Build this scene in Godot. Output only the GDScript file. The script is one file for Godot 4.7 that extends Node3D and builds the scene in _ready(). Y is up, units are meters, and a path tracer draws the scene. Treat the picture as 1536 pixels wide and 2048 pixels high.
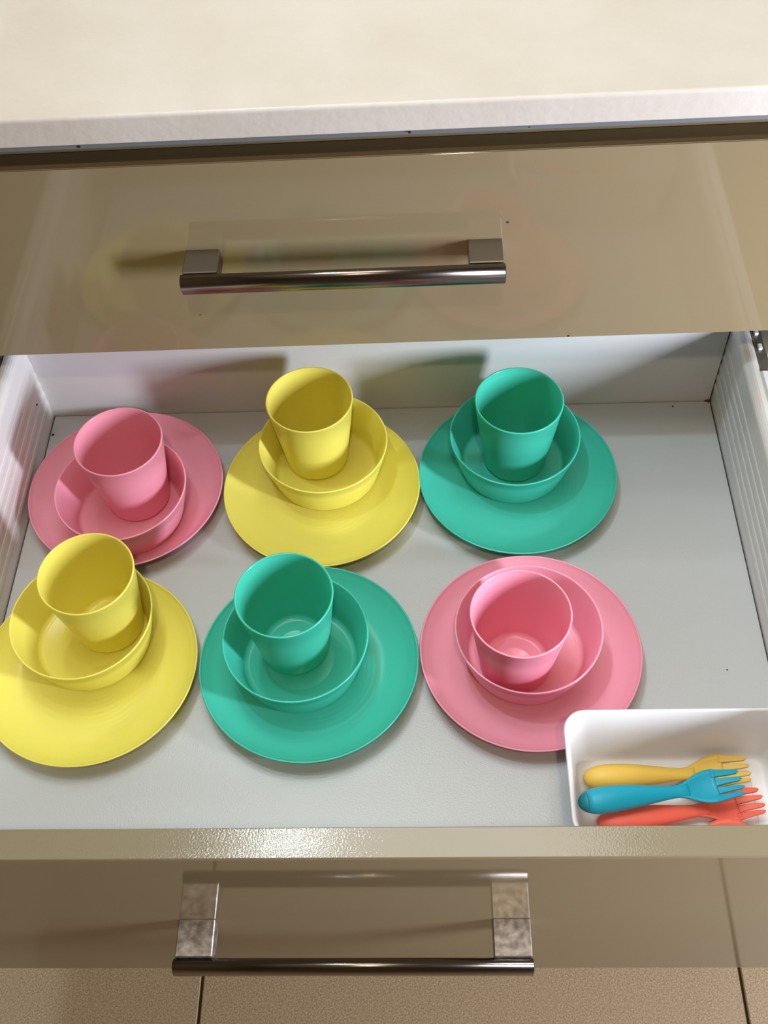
extends Node3D
# An open kitchen drawer with children's tableware, seen from above. Metres, y up.
# Plan positions are measured from the inner back left corner of the drawer's base; H lifts them above the tiled floor.

const H := 0.45
const TILT := 0.0096      # the loaded drawer sags a little against the cabinet

var mats := {}
var names := {}

func _ready() -> void:
	# ---------- camera, environment, lights ----------
	var cam := Camera3D.new()
	cam.name = "camera"
	cam.position = Vector3(0.3941, 0.8371 + H, 0.7376)
	cam.rotation = Vector3(deg_to_rad(-54.10), deg_to_rad(4.24), deg_to_rad(-4.54))
	cam.fov = 51.18
	cam.near = 0.02
	add_child(cam)
	cam.current = true

	var env := Environment.new()
	env.background_mode = Environment.BG_COLOR
	env.background_color = Color(0.0, 0.0, 0.0)
	env.ambient_light_source = Environment.AMBIENT_SOURCE_DISABLED
	env.tonemap_mode = Environment.TONE_MAPPER_LINEAR
	env.tonemap_exposure = 1.66
	env.sdfgi_enabled = true
	env.ssao_enabled = true
	env.ssil_enabled = true
	var we := WorldEnvironment.new()
	we.name = "world_environment"
	we.environment = env
	add_child(we)

	make_materials()
	unseen_ceiling_light(Vector3(0.0, 0, 0.17), Color(0.81, 0.94, 1.0), 1.02, "unseen round ceiling downlight above the drawer's left side")  # out of view; throws the shadow edge at the drawer's back
	unseen_ceiling_light(Vector3(0.0, 0, -0.40), Color(0.90, 0.97, 1.0), 0.36, "unseen round ceiling downlight above the back of the worktop")  # out of view; throws the worktop's shadow and the front plates' shadows
	unseen_ceiling_light(Vector3(0.05, 0, -0.12), Color(0.90, 0.97, 1.0), 0.38, "unseen dim ceiling downlight placed for the highlight on the open drawer front")  # out of view; placed for the highlight on the open drawer's top edge
	unseen_ceiling_light(Vector3(0.45, 0, 1.15), Color(1.0, 0.90, 0.76), 0.46, "unseen warm ceiling downlight placed to light the drawer from the front")  # out of view; lightens the shaded back of the drawer
	added_fill_panel(Vector3(0.36, 0, 0.02), 0.9, Color(0.97, 0.97, 0.95), 0.68)
	unseen_side_lamp(Vector3(1.27, 0, 0.74), 0.19, 0.52, Vector3(0.30, 0, 0.16), Color(0.92, 0.95, 1.0), 1.15)

	# ---------- the room ----------
	build_room()
	# ---------- cabinet, worktop, drawers ----------
	build_cabinet()
	build_open_drawer()
	# ---------- tableware ----------
	build_tableware()
	build_tray_and_cutlery()


# =====================================================================  lights
func unseen_ceiling_light(at: Vector3, tint: Color, energy: float, label: String) -> void:
	var t := thing("unseen_ceiling_light", label, "ceiling light", Vector3(at.x, 2.4, at.z), "ceiling downlights")
	part("trim_ring", lathe([[0.036, -0.002], [0.036, -0.006], [0.052, -0.008], [0.056, 0.0]], 40), mats.white_metal, t)
	var glow := StandardMaterial3D.new()
	glow.albedo_color = Color(0.9, 0.9, 0.9)
	glow.emission_enabled = true
	glow.emission = tint
	glow.emission_energy_multiplier = 6.0
	part("lamp_diffuser", lathe([[0.0, -0.004], [0.036, -0.004], [0.036, 0.0]], 40), glow, t)
	var s := SpotLight3D.new()
	s.name = "lamp_beam"
	s.position = Vector3(0, -0.02, 0)
	s.rotation = Vector3(-PI / 2, 0, 0)
	s.spot_angle = 78.0
	s.spot_range = 8.0
	s.spot_attenuation = 2.0
	s.spot_angle_attenuation = 0.6
	s.light_size = 0.036
	s.light_color = tint
	s.light_energy = energy
	s.shadow_enabled = true
	t.add_child(s, true)


func added_fill_panel(at: Vector3, side: float, tint: Color, energy: float) -> void:  # added fill light that lifts the cup interiors and the shade
	var t := thing("added_ceiling_fill", "added square fill light panel on the ceiling over the kitchen cabinets", "ceiling light", Vector3(at.x, 2.4, at.z))
	var h := side / 2.0
	for k in 4:
		var lo := Vector3(-h - 0.02, -0.03, h) if k < 2 else Vector3(h, -0.03, -h)
		var hi := Vector3(h + 0.02, 0.0, h + 0.02) if k < 2 else Vector3(h + 0.02, 0.0, h)
		if k % 2 == 1:
			var a := lo
			lo = Vector3(-hi.x, lo.y, -hi.z)
			hi = Vector3(-a.x, hi.y, -a.z)
		part("frame_bar", slab(lo, hi, 0.002), mats.white_metal, t)
	var glow := StandardMaterial3D.new()
	glow.albedo_color = Color(0.9, 0.9, 0.9)
	glow.emission_enabled = true
	glow.emission = tint
	glow.emission_energy_multiplier = 0.5
	part("lamp_diffuser", slab(Vector3(-h, -0.022, -h), Vector3(h, -0.016, h), 0.001), glow, t)
	var o := AreaLight3D.new()
	o.name = "lamp_panel"
	o.position = Vector3(0, -0.026, 0)
	o.rotation = Vector3(-PI / 2, 0, 0)
	o.area_size = Vector2(side, side)
	o.area_normalize_energy = true
	o.area_range = 8.0
	o.area_attenuation = 2.0
	o.light_color = tint
	o.light_energy = energy
	o.shadow_enabled = true
	t.add_child(o, true)


func unseen_side_lamp(at: Vector3, y0: float, y1: float, towards: Vector3, tint: Color, energy: float) -> void:
	# a slim upright light panel on a pole; out of view, lights the cups from the right
	var t := thing("unseen_side_lamp", "unseen slim upright lamp right of the drawer, placed to light the cups", "lamp", Vector3(at.x, 0.0, at.z))
	t.rotation.y = atan2(-(towards.x - at.x), -(towards.z - at.z))
	part("base", lathe([[0.0, 0.001], [0.11, 0.001], [0.113, 0.006], [0.11, 0.014], [0.0, 0.018]], 40), mats.white_metal, t)
	part("pole", lathe([[0.009, 0.014], [0.009, y0 + H + 0.02], [0.0, y0 + H + 0.02]], 24), mats.white_metal, t)
	part("lamp_housing", slab(Vector3(-0.06, y0 + H - 0.015, -0.006), Vector3(0.06, y1 + H + 0.015, 0.03), 0.004), mats.white_metal, t)
	var glow := StandardMaterial3D.new()
	glow.albedo_color = Color(0.9, 0.9, 0.9)
	glow.emission_enabled = true
	glow.emission = tint
	glow.emission_energy_multiplier = 2.0
	part("lamp_diffuser", slab(Vector3(-0.045, y0 + H, -0.009), Vector3(0.045, y1 + H, -0.005), 0.001), glow, t)
	var o := AreaLight3D.new()
	o.name = "lamp_panel"
	o.position = Vector3(0, (y0 + y1) / 2.0 + H, -0.012)
	o.area_size = Vector2(0.09, y1 - y0)
	o.area_normalize_energy = true
	o.area_range = 8.0
	o.area_attenuation = 2.0
	o.light_color = tint
	o.light_energy = energy
	o.shadow_enabled = true
	t.add_child(o, true)


# =====================================================================  materials
func noise_tex(freq: float, seed_: int, lo: Color, hi: Color, oct: int = 3, size: int = 512, normal := false, bump := 4.0) -> NoiseTexture2D:
	var n := FastNoiseLite.new()
	n.seed = seed_
	n.noise_type = FastNoiseLite.TYPE_SIMPLEX_SMOOTH
	n.frequency = freq
	n.fractal_octaves = oct
	var t := NoiseTexture2D.new()
	t.width = size
	t.height = size
	t.seamless = true
	t.noise = n
	if normal:
		t.as_normal_map = true
		t.bump_strength = bump
	else:
		var g := Gradient.new()
		g.set_color(0, lo)
		g.set_color(1, hi)
		t.color_ramp = g
	return t


func mat(c: Color, rough: float, metal := 0.0) -> StandardMaterial3D:
	var m := StandardMaterial3D.new()
	m.albedo_color = c
	m.roughness = rough
	m.metallic = metal
	return m


func tri(m: StandardMaterial3D, per_metre: float) -> StandardMaterial3D:
	m.uv1_triplanar = true
	m.uv1_world_triplanar = true
	m.uv1_scale = Vector3.ONE * per_metre
	return m


func plastic(c: Color, through: Color) -> StandardMaterial3D:
	var m := mat(c, 0.25)
	m.metallic_specular = 0.45
	m.backlight_enabled = true
	m.backlight = through
	return m


func make_materials() -> void:
	var grain := noise_tex(0.11, 7, Color.BLACK, Color.WHITE, 2, 512, true, 5.0)
	var soft_grain := noise_tex(0.09, 21, Color.BLACK, Color.WHITE, 3, 512, true, 2.5)

	# worktop: cream stone, faintly mottled
	var m := mat(Color.WHITE, 0.38)
	m.albedo_texture = noise_tex(0.006, 3, Color(0.785, 0.745, 0.71), Color(0.82, 0.79, 0.765), 5)
	m.normal_enabled = true
	m.normal_texture = soft_grain
	m.normal_scale = 0.12
	mats.stone = tri(m, 2.2)

	mats.strip = mat(Color(0.47, 0.49, 0.52), 0.45, 0.3)

	# gloss beige lacquer
	m = mat(Color(0.55, 0.485, 0.375), 0.06)
	m.metallic_specular = 0.5
	mats.gloss = m
	m = mat(Color(0.52, 0.475, 0.385), 0.12)
	m.normal_enabled = true
	m.normal_texture = grain
	m.normal_scale = 0.05
	m.metallic_specular = 0.5
	mats.edge = tri(m, 9.0)
	mats.tan = mat(Color(0.55, 0.485, 0.375), 0.7)
	mats.tan.metallic_specular = 0.2
	mats.panel_white = mat(Color(0.82, 0.815, 0.815), 0.45)
	mats.carcass = mat(Color(0.66, 0.63, 0.55), 0.5)

	# drawer base: white melamine with a fine sparkle
	m = mat(Color(0.735, 0.745, 0.755), 0.34)
	m.normal_enabled = true
	m.normal_texture = grain
	m.normal_scale = 0.12
	mats.base = tri(m, 9.0)
	mats.side = mat(Color(0.90, 0.89, 0.885), 0.30)
	mats.cap = mat(Color(0.88, 0.88, 0.88), 0.3)
	mats.rail = mat(Color(0.50, 0.48, 0.45), 0.4, 0.7)
	mats.dark = mat(Color(0.08, 0.07, 0.06), 0.7)  # shade of the drawer's open gaps, given as a colour
	mats.white_metal = mat(Color(0.88, 0.88, 0.87), 0.4)

	# brushed nickel handles; the posts are stained
	m = mat(Color(0.50, 0.465, 0.44), 0.20, 1.0)
	mats.bar = m
	m = mat(Color.WHITE, 0.42, 0.85)
	m.albedo_texture = noise_tex(0.03, 11, Color(0.50, 0.46, 0.43), Color(0.86, 0.83, 0.81), 5, 256)
	mats.post = tri(m, 14.0)
	mats.post_clean = mat(Color(0.55, 0.52, 0.48), 0.42, 0.85)

	mats.pink = plastic(Color(0.985, 0.68, 0.77), Color(0.60, 0.20, 0.24))
	mats.yellow = plastic(Color(0.975, 0.94, 0.46), Color(0.60, 0.56, 0.0))
	mats.green = plastic(Color(0.31, 0.80, 0.725), Color(0.0, 0.60, 0.46))

	# the cups' walls are thin: more light shines through them
	for c in ["pink", "yellow", "green"]:
		var thin: StandardMaterial3D = mats[c].duplicate()
		thin.backlight = mats[c].backlight * 1.2
		mats["thin_" + c] = thin

	mats.tray = mat(Color(0.90, 0.895, 0.90), 0.35)
	mats.fork_yellow = mat(Color(0.90, 0.73, 0.30), 0.5)
	mats.fork_blue = mat(Color(0.0, 0.63, 0.75), 0.45)
	mats.fork_teal = mat(Color(0.01, 0.49, 0.53), 0.45)
	mats.fork_red = mat(Color(0.95, 0.40, 0.32), 0.48)
	mats.soot = mat(Color(0.10, 0.07, 0.05), 0.9)
	mats.rust = mat(Color(0.42, 0.20, 0.11), 0.9)

	# floor tiles: beige, finely speckled
	m = mat(Color.WHITE, 0.42)
	m.albedo_texture = noise_tex(0.16, 31, Color(0.49, 0.40, 0.295), Color(0.77, 0.675, 0.55), 4, 512)
	mats.tile = tri(m, 5.0)
	m = m.duplicate()
	m.albedo_texture = noise_tex(0.16, 33, Color(0.49, 0.405, 0.30), Color(0.78, 0.685, 0.56), 4, 512)
	mats.tile_b = tri(m, 5.0)
	mats.grout = mat(Color(0.30, 0.235, 0.165), 0.9)
	mats.wall = mat(Color(0.50, 0.42, 0.32), 0.8)  # unseen walls, kept dark to limit bounced light
	mats.wall_pale = mat(Color(0.90, 0.85, 0.76), 0.8)  # unseen wall, pale so that it bounces warm light into the drawer
	mats.ceiling = mat(Color(0.88, 0.84, 0.76), 0.9)  # unseen, pale so that it bounces light down


# =====================================================================  naming and grouping
func numbered(n: String) -> String:
	if not names.has(n):
		names[n] = 0
		return n
	names[n] += 1
	return "%s_%03d" % [n, names[n]]


func thing(n: String, label: String, category: String, at := Vector3.ZERO, group := "") -> Node3D:
	var o := Node3D.new()
	o.name = numbered(n)
	add_child(o, true)
	o.position = at
	o.set_meta("label", label)
	o.set_meta("category", category)
	if group != "":
		o.set_meta("group", group)
	return o


func part(n: String, mesh: Mesh, m: Material, parent: Node, at := Vector3.ZERO) -> MeshInstance3D:
	var o := MeshInstance3D.new()
	var k := 0
	var nm := n
	while parent.has_node(nm):
		k += 1
		nm = "%s_%03d" % [n, k]
	o.name = nm
	o.mesh = mesh
	o.material_override = m
	o.position = at
	parent.add_child(o, true)
	return o


func structure(n: String, mesh: Mesh, m: Material, label: String, category: String, at := Vector3.ZERO) -> MeshInstance3D:
	var o := part(n, mesh, m, self, at)
	o.set_meta("kind", "structure")
	o.set_meta("label", label)
	o.set_meta("category", category)
	return o


# =====================================================================  mesh helpers (front faces clockwise)
func face(st: SurfaceTool, a: Vector3, b: Vector3, c: Vector3, out: Vector3) -> void:
	if (b - a).cross(c - a).dot(out) > 0.0:
		st.add_vertex(a); st.add_vertex(c); st.add_vertex(b)
	else:
		st.add_vertex(a); st.add_vertex(b); st.add_vertex(c)


func finish(st: SurfaceTool) -> ArrayMesh:
	st.generate_normals()
	return st.commit()


# box with chamfered edges, lo..hi
func slab(lo: Vector3, hi: Vector3, ch := 0.001) -> ArrayMesh:
	var st := SurfaceTool.new()
	st.begin(Mesh.PRIMITIVE_TRIANGLES)
	st.set_smooth_group(-1)
	var mid := (lo + hi) / 2.0
	var h := (hi - lo) / 2.0
	var p := func(sx: int, sy: int, sz: int, axis: int) -> Vector3:
		var v := Vector3(sx * (h.x - ch), sy * (h.y - ch), sz * (h.z - ch))
		if axis == 0: v.x = sx * h.x
		if axis == 1: v.y = sy * h.y
		if axis == 2: v.z = sz * h.z
		return mid + v
	for axis in 3:
		for s in [-1, 1]:
			var q: Array = []
			for k in [[-1, -1], [1, -1], [1, 1], [-1, 1]]:
				var e := [0, 0, 0]
				e[axis] = s
				e[(axis + 1) % 3] = k[0]
				e[(axis + 2) % 3] = k[1]
				q.append(p.call(e[0], e[1], e[2], axis))
			var n := Vector3.ZERO
			n[axis] = s
			face(st, q[0], q[1], q[2], n)
			face(st, q[0], q[2], q[3], n)
	if ch > 0.0:
		for axis in 3:
			var b := (axis + 1) % 3
			var c := (axis + 2) % 3
			for sb in [-1, 1]:
				for sc in [-1, 1]:
					var q: Array = []
					for k in [[-1, b], [1, b], [1, c], [-1, c]]:
						var e := [0, 0, 0]
						e[axis] = k[0]
						e[b] = sb
						e[c] = sc
						q.append(p.call(e[0], e[1], e[2], k[1]))
					var n := Vector3.ZERO
					n[b] = sb
					n[c] = sc
					face(st, q[0], q[1], q[2], n)
					face(st, q[0], q[2], q[3], n)
		for sx in [-1, 1]:
			for sy in [-1, 1]:
				for sz in [-1, 1]:
					face(st, p.call(sx, sy, sz, 0), p.call(sx, sy, sz, 1), p.call(sx, sy, sz, 2), Vector3(sx, sy, sz))
	return finish(st)


# profile of [radius, height], run round so that outside is to its right, turned about y
func lathe(profile: Array, n: int) -> ArrayMesh:
	var st := SurfaceTool.new()
	st.begin(Mesh.PRIMITIVE_TRIANGLES)
	st.set_smooth_group(0)
	for i in profile.size() - 1:
		var r0: float = profile[i][0]
		var y0: float = profile[i][1]
		var r1: float = profile[i + 1][0]
		var y1: float = profile[i + 1][1]
		for k in n:
			var a := TAU * k / n
			var b := TAU * ((k + 1) % n) / n
			var m := TAU * (k + 0.5) / n
			var out := Vector3(cos(m) * (y1 - y0), -(r1 - r0), sin(m) * (y1 - y0))
			var p00 := Vector3(cos(a) * r0, y0, sin(a) * r0)
			var p01 := Vector3(cos(b) * r0, y0, sin(b) * r0)
			var p10 := Vector3(cos(a) * r1, y1, sin(a) * r1)
			var p11 := Vector3(cos(b) * r1, y1, sin(b) * r1)
			if r0 > 1e-6:
				face(st, p00, p01, p11, out)
			if r1 > 1e-6:
				face(st, p00, p11, p10, out)
	return finish(st)


# closed rings joined in order; cap_a / cap_b close the ends
func loft(rings: Array, cap_a := true, cap_b := true, st_in: SurfaceTool = null) -> ArrayMesh:
	var st := st_in
	if st == null:
		st = SurfaceTool.new()
		st.begin(Mesh.PRIMITIVE_TRIANGLES)
	st.set_smooth_group(0)
	var n: int = rings[0].size()
	for i in rings.size() - 1:
		for k in n:
			var j := (k + 1) % n
			var a: Vector3 = rings[i][k]
			var b: Vector3 = rings[i][j]
			var c: Vector3 = rings[i + 1][j]
			var d: Vector3 = rings[i + 1][k]
			st.add_vertex(a); st.add_vertex(b); st.add_vertex(c)
			st.add_vertex(a); st.add_vertex(c); st.add_vertex(d)
	for e in 2:
		if (e == 0 and not cap_a) or (e == 1 and not cap_b):
			continue
		var ring: Array = rings[0] if e == 0 else rings[rings.size() - 1]
		var mid := Vector3.ZERO
		for v in ring:
			mid += v
		mid /= n
		for k in n:
			var j := (k + 1) % n
			if e == 0:
				st.add_vertex(mid); st.add_vertex(ring[j]); st.add_vertex(ring[k])
			else:
				st.add_vertex(mid); st.add_vertex(ring[k]); st.add_vertex(ring[j])
	if st_in != null:
		return null
	return finish(st)


# outline in (x, y), run anticlockwise seen from +z, swept from z0 to z1
func sweep_z(outline: Array, z0: float, z1: float, smooth := false) -> ArrayMesh:
	var st := SurfaceTool.new()
	st.begin(Mesh.PRIMITIVE_TRIANGLES)
	st.set_smooth_group(0 if smooth else -1)
	var n := outline.size()
	for k in n:
		var p: Vector2 = outline[k]
		var q: Vector2 = outline[(k + 1) % n]
		var out := Vector3(q.y - p.y, -(q.x - p.x), 0)
		var a := Vector3(p.x, p.y, z0)
		var b := Vector3(q.x, q.y, z0)
		var c := Vector3(q.x, q.y, z1)
		var d := Vector3(p.x, p.y, z1)
		face(st, a, b, c, out)
		face(st, a, c, d, out)
	st.set_smooth_group(-1)
	var flat := PackedVector2Array(outline)
	var idx := Geometry2D.triangulate_polygon(flat)
	for i in range(0, idx.size(), 3):
		for e in 2:
			var z := z0 if e == 0 else z1
			var v: Array = []
			for j in 3:
				v.append(Vector3(flat[idx[i + j]].x, flat[idx[i + j]].y, z))
			face(st, v[0], v[1], v[2], Vector3(0, 0, -1 if e == 0 else 1))
	return finish(st)


# =====================================================================  room
func build_room() -> void:
	var x0 := -1.7
	var x1 := 2.5
	var z0 := -0.56
	var z1 := 2.8
	var top := 2.4
	var fl := structure("floor", slab(Vector3(x0, -0.15, z0), Vector3(x1, -0.004, z1), 0.0), mats.grout, "beige tiled kitchen floor below the open drawer", "floor")
	# tiles 0.605 m with 3 mm joints; one joint line falls left, one right of the drawer
	var side := 0.605
	var ix := int(ceil((0.1245 - x0) / side))
	var px := 0.1245 - ix * side
	while px < x1:
		var pz := 0.26 - 2 * side
		while pz < z1:
			var a := Vector3(maxf(px + 0.0016, x0), -0.004, maxf(pz + 0.0016, z0))
			var b := Vector3(minf(px + side - 0.0016, x1), 0.0, minf(pz + side - 0.0016, z1))
			if b.x - a.x > 0.01 and b.z - a.z > 0.01:
				part("tile", slab(a, b, 0.0012), mats.tile if (int(round(px * 10 + pz * 7)) % 2 == 0) else mats.tile_b, fl)
			pz += side
		px += side
	structure("ceiling", slab(Vector3(x0 - 0.1, top, z0 - 0.1), Vector3(x1 + 0.1, top + 0.1, z1 + 0.1), 0.0), mats.ceiling, "unseen kitchen ceiling overhead, pale to bounce light down", "ceiling")
	structure("wall_back", slab(Vector3(x0 - 0.1, -0.15, z0 - 0.1), Vector3(x1 + 0.1, top, z0), 0.0), mats.wall_pale, "unseen warm cream wall behind the worktop, pale to bounce light", "wall")
	structure("wall_front", slab(Vector3(x0 - 0.1, -0.15, z1), Vector3(x1 + 0.1, top, z1 + 0.1), 0.0), mats.wall, "unseen warm tan wall facing the cabinets", "wall")
	structure("wall_left", slab(Vector3(x0 - 0.1, -0.15, z0), Vector3(x0, top, z1), 0.0), mats.wall, "unseen warm tan wall at the left end of the kitchen", "wall")
	structure("wall_right", slab(Vector3(x1, -0.15, z0), Vector3(x1 + 0.1, top, z1), 0.0), mats.wall, "unseen warm tan wall at the right end of the kitchen", "wall")


# =====================================================================  cabinet
const FX0 := -0.056       # the fronts' left and right ends
const FX1 := 0.740

func handle(parent: Node, xa: float, xb: float, y: float, z: float, post_mat: Material) -> void:
	# elliptical bar with two square posts to the front's face at z
	var rings: Array = []
	for e in [[xa, 0.86], [xa + 0.0006, 1.0], [xb - 0.0006, 1.0], [xb, 0.86]]:
		var ring: Array = []
		for k in 32:
			var a := TAU * k / 32.0
			ring.append(Vector3(e[0], y + 0.009 * e[1] * sin(a), z + 0.0325 + 0.0062 * e[1] * cos(a)))
		rings.append(ring)
	var bar := part("handle", loft(rings), mats.bar, parent)
	part("handle_post", slab(Vector3(xa + 0.0012, y - 0.008, z - 0.0002), Vector3(xa + 0.0292, y + 0.008, z + 0.0272), 0.0007), post_mat, bar)
	part("handle_post", slab(Vector3(xb - 0.0288, y - 0.008, z - 0.0002), Vector3(xb - 0.0008, y + 0.008, z + 0.0272), 0.0007), post_mat, bar)


func build_cabinet() -> void:
	# everything fixed to the cabinet is turned about the front's middle
	var at := Vector3(0.342, H, 0)
	var t := thing("worktop", "cream stone worktop running above the closed drawer", "worktop", at)
	t.rotation.z = TILT
	var prof: Array = []
	var zf := 0.068
	var yb := 0.3745
	var yt := 0.3975
	# slab with a rounded upper front edge, swept along x
	var rings: Array = []
	for px in [-0.78, 0.95]:
		var ring: Array = []
		ring.append(Vector3(px, yb, -0.545))
		ring.append(Vector3(px, yt, -0.545))
		for k in 7:
			var a := PI / 2 * (1.0 - k / 6.0)
			ring.append(Vector3(px, yt - 0.003 + 0.003 * sin(a), zf - 0.003 + 0.003 * cos(a)))
		ring.append(Vector3(px, yb + 0.001, zf))
		ring.append(Vector3(px, yb, zf - 0.001))
		rings.append(ring)
	part("slab", flat_loft(rings), mats.stone, t)
	part("edge_strip", slab(Vector3(-0.78, yb - 0.0045, zf - 0.022), Vector3(0.95, yb, zf - 0.0022), 0.0006), mats.strip, t)

	for c in [[0.1461, 0.3722, 0.0658, 0.0013], [0.388, 0.3735, 0.0675, 0.0012], [0.4736, 0.3722, 0.0652, 0.0010]]:
		part("speck", chip(c[3]), mats.soot, t, Vector3(c[0] - 0.342, c[1], c[2]))

	t = thing("base_cabinet", "beige base cabinet carcass that carries the worktop and drawers", "cabinet", at)
	t.rotation.z = TILT
	part("side_panel", slab(Vector3(-0.398, -0.36, -0.52), Vector3(-0.380, yb - 0.006, 0.012), 0.0006), mats.carcass, t)
	part("side_panel", slab(Vector3(0.3785, -0.36, -0.52), Vector3(0.3965, yb - 0.006, 0.012), 0.0006), mats.carcass, t)
	part("back_panel", slab(Vector3(-0.380, -0.36, -0.52), Vector3(0.3785, yb - 0.006, -0.512), 0.0004), mats.carcass, t)
	part("bottom_panel", slab(Vector3(-0.380, -0.36, -0.512), Vector3(0.3785, -0.342, 0.033), 0.0004), mats.carcass, t)
	part("top_rail", slab(Vector3(-0.398, yb - 0.036, 0.012), Vector3(0.3965, yb - 0.006, 0.0332), 0.0006), mats.tan, t)
	part("plinth", slab(Vector3(-0.398, -0.445, -0.05), Vector3(0.3965, -0.362, -0.032), 0.0006), mats.gloss, t)

	t = thing("drawer", "closed beige gloss drawer with a bar handle under the worktop", "drawer", at, "kitchen drawers")
	t.rotation.z = TILT
	var f := part("front_panel", slab(Vector3(FX0 - 0.342, 0.1497, 0.0335), Vector3(FX1 - 0.342, 0.3452, 0.055), 0.0002), mats.gloss, t)
	part("edge_band", slab(Vector3(FX0 - 0.3415, 0.1489, 0.0345), Vector3(FX1 - 0.3425, 0.1499, 0.054), 0.0003), mats.edge, f)
	part("edge_band", slab(Vector3(FX0 - 0.3415, 0.3446, 0.0338), Vector3(FX1 - 0.3425, 0.3456, 0.0542), 0.0003), mats.tan, f)
	handle(t, -0.1422, 0.1178, 0.2555, 0.055, mats.post_clean)
	for c in [[0.4624, 0.2802, 0.0011], [0.1991, 0.1924, 0.0007], [0.5209, 0.1520, 0.0012]]:
		part("speck", chip(c[2]), mats.soot, t, Vector3(c[0] - 0.342, c[1] - 0.0006, 0.0549))
	part("box_base", slab(Vector3(-0.342, 0.165, -0.46), Vector3(0.341, 0.178, 0.033), 0.0006), mats.panel_white, t)

	t = thing("drawer", "lowest beige gloss drawer, closed below the open one", "drawer", at, "kitchen drawers")
	t.rotation.z = TILT
	part("front_panel", slab(Vector3(FX0 - 0.342, -0.352, 0.0335), Vector3(FX1 - 0.342, -0.155, 0.055), 0.0012), mats.gloss, t)
	handle(t, -0.1422, 0.1178, -0.2535, 0.055, mats.post_clean)


# a small flattened fleck
func chip(r: float) -> ArrayMesh:
	var m := SphereMesh.new()
	m.radius = r
	m.height = r * 1.2
	m.radial_segments = 8
	m.rings = 4
	var a := ArrayMesh.new()
	a.add_surface_from_arrays(Mesh.PRIMITIVE_TRIANGLES, m.get_mesh_arrays())
	return a


# loft whose end rings are flat and whose long edges stay sharp where the ring turns sharply
func flat_loft(rings: Array) -> ArrayMesh:
	var st := SurfaceTool.new()
	st.begin(Mesh.PRIMITIVE_TRIANGLES)
	st.set_smooth_group(-1)
	var n: int = rings[0].size()
	var mid := Vector3.ZERO
	for r in rings:
		for v in r:
			mid += v
	mid /= n * rings.size()
	for i in rings.size() - 1:
		for k in n:
			var j := (k + 1) % n
			var a: Vector3 = rings[i][k]
			var b: Vector3 = rings[i][j]
			var c: Vector3 = rings[i + 1][j]
			var d: Vector3 = rings[i + 1][k]
			var out: Vector3 = (a + c) / 2.0 - mid
			out.x = 0
			face(st, a, b, c, out)
			face(st, a, c, d, out)
	for e in [0, rings.size() - 1]:
		var ring: Array = rings[e]
		for k in range(1, n - 1):
			face(st, ring[0], ring[k], ring[k + 1], ring[0] - mid)
	return finish(st)


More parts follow.
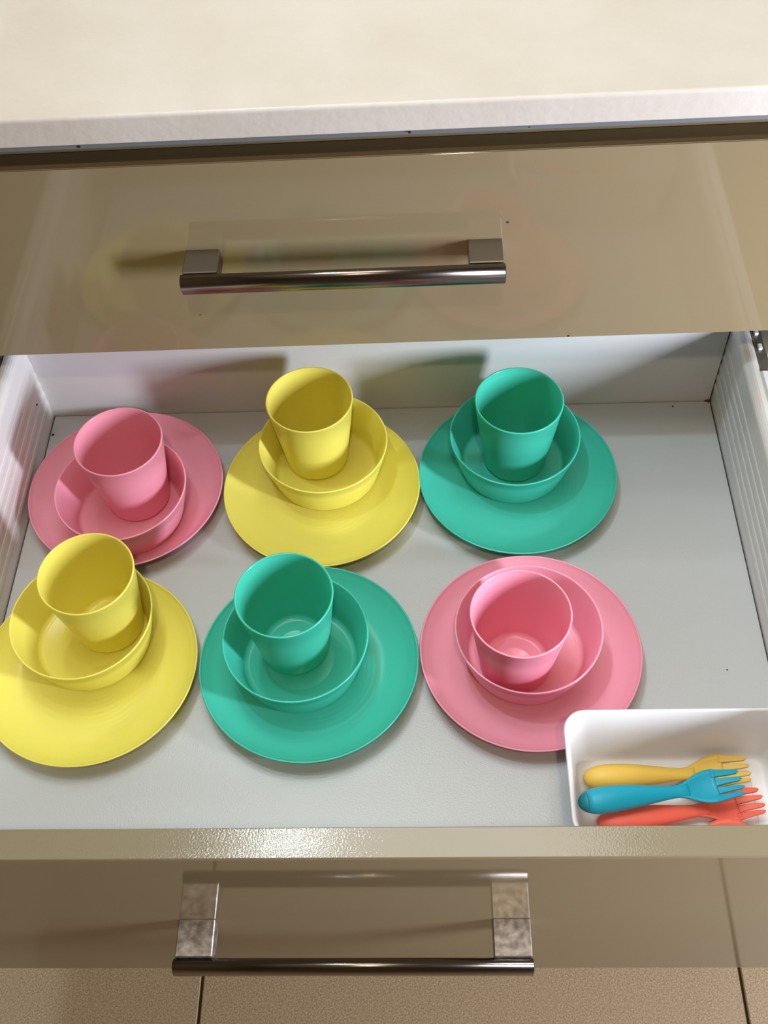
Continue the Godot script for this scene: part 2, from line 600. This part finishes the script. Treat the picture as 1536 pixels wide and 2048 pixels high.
# =====================================================================  the open drawer
func build_open_drawer() -> void:
	var w := 0.6834
	var zi := 0.4937
	var t := thing("drawer", "wide open white-lined drawer with a beige gloss front, holding the tableware", "drawer", Vector3(0, H, 0), "kitchen drawers")
	part("base_panel", slab(Vector3(0.0012, -0.016, 0.0008), Vector3(w - 0.0012, 0.0, zi - 0.0004), 0.0004), mats.base, t)
	part("gap_shade_strip", slab(Vector3(0.0002, -0.008, 0.0), Vector3(0.0014, -0.0012, zi), 0.0), mats.dark, t)  # dark strips stand in for the shade inside the open gaps
	part("gap_shade_strip", slab(Vector3(w - 0.0014, -0.008, 0.0), Vector3(w - 0.0002, -0.0012, zi), 0.0), mats.dark, t)
	part("gap_shade_strip", slab(Vector3(0.0014, -0.008, 0.0001), Vector3(w - 0.0014, -0.0012, 0.001), 0.0), mats.dark, t)
	part("back_panel", slab(Vector3(0.0001, -0.016, -0.016), Vector3(w - 0.0015, 0.135, 0.0), 0.0), mats.panel_white, t)
	part("gap_shade_strip", slab(Vector3(w - 0.0016, 0.0, -0.012), Vector3(w - 0.0001, 0.130, -0.0012), 0.0), mats.dark, t)
	# chips and specks of wear
	for c in [[0.0005, 0.0454, 0.0249, 0.0013], [0.0040, 0.0003, 0.0264, 0.0014], [0.6439, 0.0003, 0.0072, 0.0009], [0.6461, 0.0003, 0.3077, 0.0007]]:
		part("speck", chip(c[3]), mats.soot, t, Vector3(c[0], c[1], c[2]))
	for c in [[0.6806, 0.0006, 0.0009, 0.0022], [0.6785, 0.0004, 0.0007, 0.0015], [0.6822, 0.0012, 0.0006, 0.0015]]:
		part("rust_spot", chip(c[3]), mats.rust, t, Vector3(c[0], c[1], c[2]))
	for s in 2:
		# section of a drawer side: ribbed inner face, rounded top, hollow outer face
		var o: Array = []
		o.append(Vector2(0.0, -0.018))
		o.append(Vector2(0.0, 0.012))
		var ribs := [0.020, 0.034, 0.048, 0.062, 0.076]
		for y in ribs:
			o.append(Vector2(0.0, y - 0.0045))
			for k in 7:
				var a := PI * (k + 1) / 8.0
				o.append(Vector2(-0.0006 * sin(a), y - 0.0045 * cos(a)))
			o.append(Vector2(0.0, y + 0.0045))
		o.append(Vector2(0.0, 0.103))
		for k in 7:
			var a := PI / 2 * k / 6.0
			o.append(Vector2(0.009 - 0.009 * cos(a), 0.103 + 0.009 * sin(a)))
		o.append(Vector2(0.011, 0.112))
		o.append(Vector2(0.0125, 0.110))
		o.append(Vector2(0.0125, -0.018))
		# the outline runs clockwise; mirror for the left side, else reverse
		var outline: Array = []
		for v in o:
			outline.append(Vector2(w + v.x, v.y) if s == 1 else Vector2(-v.x, v.y))
		if s == 1:
			outline.reverse()
		var sp := part("side_panel", sweep_z(outline, -0.016, zi, false), mats.side, t)
		var cx: float = w + 0.0095 if s == 1 else -0.0125
		var d := 1.0 if s == 1 else -1.0
		var c0 := w + 0.010 if s == 1 else -0.024
		var c1 := w + 0.024 if s == 1 else -0.010
		part("top_cap", slab(Vector3(c0, 0.100, 0.063), Vector3(c1, 0.1135, zi), 0.003), mats.cap, sp)
		part("slide_rail", slab(Vector3(w + 0.0126 if s == 1 else -0.022, 0.085, -0.2), Vector3(w + 0.022 if s == 1 else -0.0126, 0.1115, 0.0625), 0.0006), mats.rail, sp)
		for z in [0.018, 0.037]:
			var tx: float = w + 0.0165 if s == 1 else -0.0165
			part("slide_tab", slab(Vector3(tx - 0.0018, 0.1113, z - 0.0045), Vector3(tx + 0.0018, 0.1145, z + 0.0018), 0.0005), mats.cap, sp)
	var f := part("front_panel", slab(Vector3(FX0, -0.1512, zi), Vector3(FX1, 0.1440, zi + 0.0212), 0.0012), mats.gloss, t)
	part("edge_band", slab(Vector3(FX0 + 0.0004, 0.1436, zi + 0.0002), Vector3(FX1 - 0.0004, 0.1450, zi + 0.0208), 0.0006), mats.edge, f)
	handle(t, 0.1957, 0.4637, -0.0035, zi + 0.0212, mats.post)


# =====================================================================  tableware
func plate_mesh() -> ArrayMesh:
	var p: Array = [[0.0, 0.0012], [0.050, 0.0012], [0.052, 0.0], [0.057, 0.0], [0.060, 0.0012], [0.0655, 0.0016], [0.073, 0.0038], [0.080, 0.0066], [0.086, 0.0108], [0.0905, 0.0150], [0.0938, 0.0190]]
	for k in 6:
		var a := PI * k / 5.0
		p.append([0.0941 + 0.0009 * cos(a), 0.0192 + 0.0009 * sin(a)])
	p.append_array([[0.0905, 0.0171], [0.0875, 0.0140], [0.0840, 0.0112], [0.0795, 0.0086], [0.0735, 0.0062], [0.0690, 0.0046], [0.0655, 0.0037], [0.0620, 0.0034]])
	var r := 0.060
	while r > 0.002:
		p.append([r, 0.0034 + 0.00007 * cos(r / 0.0042 * TAU)])
		r -= 0.0014
	p.append([0.0, 0.0034])
	return lathe(p, 112)


func bowl_mesh() -> ArrayMesh:
	var p: Array = [[0.0, 0.001], [0.036, 0.001], [0.038, 0.0], [0.0445, 0.0]]
	for k in 7:
		var a := -PI / 2 + (PI / 2 - 0.2) * k / 6.0
		p.append([0.0455 + 0.0065 * cos(a), 0.0065 + 0.0065 * sin(a)])
	p.append_array([[0.0555, 0.019], [0.0588, 0.031], [0.0618, 0.0447]])
	for k in 5:
		var a := PI * k / 4.0
		p.append([0.0612 + 0.0009 * cos(a), 0.0449 + 0.0009 * sin(a)])
	p.append_array([[0.0568, 0.031], [0.0533, 0.019], [0.0505, 0.0095]])
	for k in 6:
		var a := -0.2 - (PI / 2 - 0.2) * k / 5.0
		p.append([0.0455 + 0.0045 * cos(a), 0.0073 + 0.0045 * sin(a)])
	p.append_array([[0.0440, 0.0028], [0.0428, 0.0023], [0.0300, 0.0023], [0.0292, 0.0021], [0.0284, 0.0023], [0.0, 0.0023]])
	return lathe(p, 96)


func mug_mesh() -> ArrayMesh:
	var p: Array = [[0.0, 0.0012], [0.019, 0.0012], [0.021, 0.0], [0.0245, 0.0]]
	for k in 8:
		var a := -PI / 2 + (PI / 2 - 0.12) * k / 7.0
		p.append([0.0245 + 0.006 * cos(a), 0.006 + 0.006 * sin(a)])
	p.append_array([[0.0318, 0.018], [0.0342, 0.036], [0.0372, 0.058], [0.0408, 0.0871]])
	for k in 5:
		var a := PI * k / 4.0
		p.append([0.0401 + 0.0009 * cos(a), 0.0873 + 0.0009 * sin(a)])
	p.append_array([[0.0354, 0.058], [0.0323, 0.036], [0.0298, 0.018], [0.0285, 0.010]])
	for k in 6:
		var a := -0.12 - (PI / 2 - 0.12) * k / 5.0
		p.append([0.0235 + 0.005 * cos(a), 0.0076 + 0.005 * sin(a)])
	p.append_array([[0.0160, 0.0026], [0.0150, 0.0031], [0.0135, 0.0031], [0.0125, 0.0026], [0.0, 0.0026]])
	return lathe(p, 96)


func build_tableware() -> void:
	var plate := plate_mesh()
	var bowl := bowl_mesh()
	var mug := mug_mesh()
	# colour, plate, bowl and mug centres (x, z), where
	var sets := [
		["pink", Vector2(0.0981, 0.1103), Vector2(0.1034, 0.1330), Vector2(0.1095, 0.1152), "in the back left corner"],
		["yellow", Vector2(0.2898, 0.1132), Vector2(0.2923, 0.0838), Vector2(0.2830, 0.0694), "at the back beside the pink set"],
		["green", Vector2(0.4784, 0.1028), Vector2(0.4759, 0.0796), Vector2(0.4778, 0.0767), "in the back right place"],
		["yellow", Vector2(0.0951, 0.3037), Vector2(0.0908, 0.2723), Vector2(0.1046, 0.2581), "in the front left place"],
		["green", Vector2(0.2869, 0.3021), Vector2(0.2781, 0.2955), Vector2(0.2729, 0.2820), "in the middle of the front row"],
		["pink", Vector2(0.4776, 0.2943), Vector2(0.4745, 0.2904), Vector2(0.4647, 0.3028), "beside the white cutlery tray"],
	]
	for s in sets:
		var m: Material = mats[s[0]]
		var o := part(numbered("plate"), plate, m, self, Vector3(s[1].x, H, s[1].y))
		tag(o, "%s plastic plate under a bowl %s" % [s[0], s[4]], "plate", "children's plates in the drawer")
	for s in sets:
		var m: Material = mats[s[0]]
		var o := part(numbered("bowl"), bowl, m, self, Vector3(s[2].x, H + 0.0036, s[2].y))
		tag(o, "%s plastic bowl holding a cup %s" % [s[0], s[4]], "bowl", "children's bowls on the plates")
	for s in sets:
		var m: Material = mats["thin_" + s[0]]
		var o := part(numbered("cup"), mug, m, self, Vector3(s[3].x, H + 0.0061, s[3].y))
		tag(o, "%s plastic cup standing in a bowl %s" % [s[0], s[4]], "cup", "children's cups in the bowls")


func tag(o: Node, label: String, category: String, group := "") -> void:
	o.set_meta("label", label)
	o.set_meta("category", category)
	if group != "":
		o.set_meta("group", group)


# =====================================================================  tray and cutlery
func round_rect(x0: float, x1: float, z0: float, z1: float, r: float, y: float) -> Array:
	var ring: Array = []
	var cs := [[x1 - r, z1 - r, 0.0], [x0 + r, z1 - r, PI / 2], [x0 + r, z0 + r, PI], [x1 - r, z0 + r, PI * 1.5]]
	for c in cs:
		for k in 9:
			var a: float = c[2] + PI / 2 * k / 8.0
			ring.append(Vector3(c[0] + r * cos(a), y, c[1] + r * sin(a)))
	return ring


func build_tray_and_cutlery() -> void:
	var t := thing("cutlery_tray", "white plastic tray with rounded corners in the drawer's right front corner", "tray", Vector3(0, H, 0))
	# outer: base to rim, then inner: rim to floor
	var x0 := 0.5135
	var x1 := 0.6575
	var z0 := 0.3875
	var z1 := 0.4720
	var spread := func(k: float, inset: float, r: float, y: float) -> Array:
		# the long walls lean out more than the short ones
		var ex := 0.021 * k - inset
		var ez := 0.009 * k - inset
		return round_rect(x0 - ex, x1 + ex, z0 - ez, z1 + ez, r, y)
	var rings: Array = [
		spread.call(0.16, 0.004, 0.012, 0.0006), spread.call(0.26, 0.001, 0.014, 0.0014), spread.call(0.36, 0.0, 0.015, 0.004),
		spread.call(0.50, 0.0, 0.0165, 0.019), spread.call(0.72, 0.0, 0.0170, 0.042), spread.call(1.0, 0.0, 0.0175, 0.0734), spread.call(1.02, 0.0, 0.0178, 0.0744),
		spread.call(1.0, 0.0006, 0.0175, 0.0750), spread.call(0.98, 0.0014, 0.0168, 0.0750), spread.call(0.97, 0.0024, 0.0160, 0.0740),
		spread.call(0.71, 0.0024, 0.0150, 0.042), spread.call(0.49, 0.0024, 0.0140, 0.019), spread.call(0.39, 0.0024, 0.0130, 0.0095), spread.call(0.30, 0.0028, 0.0115, 0.0056), spread.call(0.14, 0.0032, 0.009, 0.0034), spread.call(0.0, 0.0036, 0.007, 0.0028)]
	part("tray_body", loft(rings), mats.tray, t)
	# a low raised ring moulded in the tray's floor
	var lip: Array = [spread.call(0.0, 0.0095, 0.0045, 0.0022), spread.call(0.0, 0.0100, 0.0045, 0.0034), spread.call(0.0, 0.0112, 0.004, 0.0034), spread.call(0.0, 0.0117, 0.004, 0.0022)]
	part("floor_ridge", loft(lip, false, false), mats.tray, t)

	cutlery("fork", "yellow plastic fork lying at the back of the white tray", mats.fork_yellow, null, Vector3(0.5120, 0.0135, 0.4095), Vector3(0.6450, 0.0150, 0.4033), 0.0, false)
	cutlery("fork", "turquoise plastic fork with a dark teal tip lying over two other forks", mats.fork_blue, mats.fork_teal, Vector3(0.5035, 0.0320, 0.4366), Vector3(0.6338, 0.0270, 0.4188), 0.0, false)
	cutlery("fork", "coral red plastic fork under the turquoise fork, nearest the drawer front", mats.fork_red, null, Vector3(0.5190, 0.0135, 0.4466), Vector3(0.6510, 0.0140, 0.4285), 0.0, false)
	cutlery("spoon", "coral red plastic spoon half hidden behind the drawer front", mats.fork_red, null, Vector3(0.5190, 0.0140, 0.4670), Vector3(0.6350, 0.0190, 0.4580), 0.0, true)


# a chunky children's fork or spoon from its handle end to its tip
func cutlery(n: String, label: String, m: Material, tip: Material, a: Vector3, b: Vector3, roll: float, spoon: bool) -> void:
	var t := thing(n, label, n, Vector3(a.x, a.y + H, a.z), "children's cutlery in the tray")
	var d := b - a
	var length := d.length()
	t.rotation = Vector3(0, atan2(-d.z, d.x), asin(d.y / length))
	# handle: [share of length, half width, half height, lift]
	var secs := [[0.0, 0.0005, 0.0005], [0.003, 0.0024, 0.0021], [0.010, 0.0042, 0.0037], [0.022, 0.0059, 0.0052], [0.038, 0.0074, 0.0065], [0.056, 0.0085, 0.0075], [0.085, 0.0097, 0.0086], [0.13, 0.0104, 0.0092], [0.19, 0.0104, 0.0091], [0.27, 0.0098, 0.0083], [0.36, 0.0086, 0.0069], [0.45, 0.0070, 0.0053], [0.53, 0.0056, 0.0040], [0.59, 0.0050, 0.0032], [0.64, 0.0052, 0.0026], [0.67, 0.0060, 0.0020]]
	var rings: Array = []
	for s in secs:
		var ring: Array = []
		for k in 20:
			var ang := -TAU * k / 20.0
			ring.append(Vector3(s[0] * length, s[2] * sin(ang) * 0.95 + lift(s[0]), s[1] * cos(ang)))
		rings.append(ring)
	if tip != null:
		part("handle_tip", loft(rings.slice(0, 6)), tip, t)
		part("handle", loft(rings.slice(5)), m, t)
	else:
		part("handle", loft(rings), m, t)
	# head: dished shell
	var st := SurfaceTool.new()
	st.begin(Mesh.PRIMITIVE_TRIANGLES)
	var hs: Array
	if spoon:
		hs = [[0.62, 0.0046, 0.0], [0.66, 0.0066, 0.0006], [0.70, 0.0097, 0.0016], [0.75, 0.0128, 0.0028], [0.81, 0.0146, 0.0036], [0.87, 0.0146, 0.0036], [0.93, 0.0124, 0.0028], [0.97, 0.0086, 0.0015], [0.99, 0.0048, 0.0005], [0.998, 0.0015, 0.0]]
	else:
		hs = [[0.60, 0.0046, 0.0], [0.64, 0.0058, 0.0005], [0.675, 0.0079, 0.0012], [0.71, 0.0102, 0.0021], [0.745, 0.0120, 0.0029], [0.78, 0.0130, 0.0034], [0.815, 0.0133, 0.0035], [0.838, 0.0131, 0.0034]]
	var hr: Array = []
	for s in hs:
		hr.append(head_ring(s[0] * length, -s[1], s[1], s[1], s[2], lift(s[0])))
	loft(hr, true, true, st)
	if not spoon:
		for k in 4:
			# [share of length, half width, centre as a share of its root's]
			var c := -0.0099 + 0.0066 * k
			var outer: bool = k == 0 or k == 3
			var tr: Array = []
			for e in [[0.826, 0.0031, 1.0], [0.85, 0.0027, 0.995], [0.885, 0.0023, 0.965], [0.925, 0.0020, 0.93], [0.965, 0.0017, 0.90], [0.985, 0.0013, 0.885], [0.995, 0.0004, 0.88]]:
				var cc: float = c * (e[2] if outer else 1.0)
				var reach: float = 0.987 if outer else 1.0
				tr.append(head_ring(e[0] * reach * length, cc - e[1], cc + e[1], 0.0133, 0.0034, lift(e[0])))
			loft(tr, true, true, st)
	part("head", finish(st), m, t)


func lift(u: float) -> float:
	# the neck dips and the tip rises again
	return -0.0022 * smoothstep(0.25, 0.62, u) + 0.0030 * smoothstep(0.70, 1.0, u)


# closed cross-section of a dished sheet between za and zb, whose full half width is hw
func head_ring(x: float, za: float, zb: float, hw: float, dish: float, y: float) -> Array:
	var ring: Array = []
	var n := 8
	for k in n + 1:
		var z := lerpf(za, zb, k / float(n))
		var u := z / maxf(hw, 1e-5)
		ring.append(Vector3(x, y + dish * (u * u - 0.5) - 0.0011, z))
	for k in n + 1:
		var z := lerpf(zb, za, k / float(n))
		var u := z / maxf(hw, 1e-5)
		ring.append(Vector3(x, y + dish * (u * u - 0.5) + 0.0011, z))
	return ring
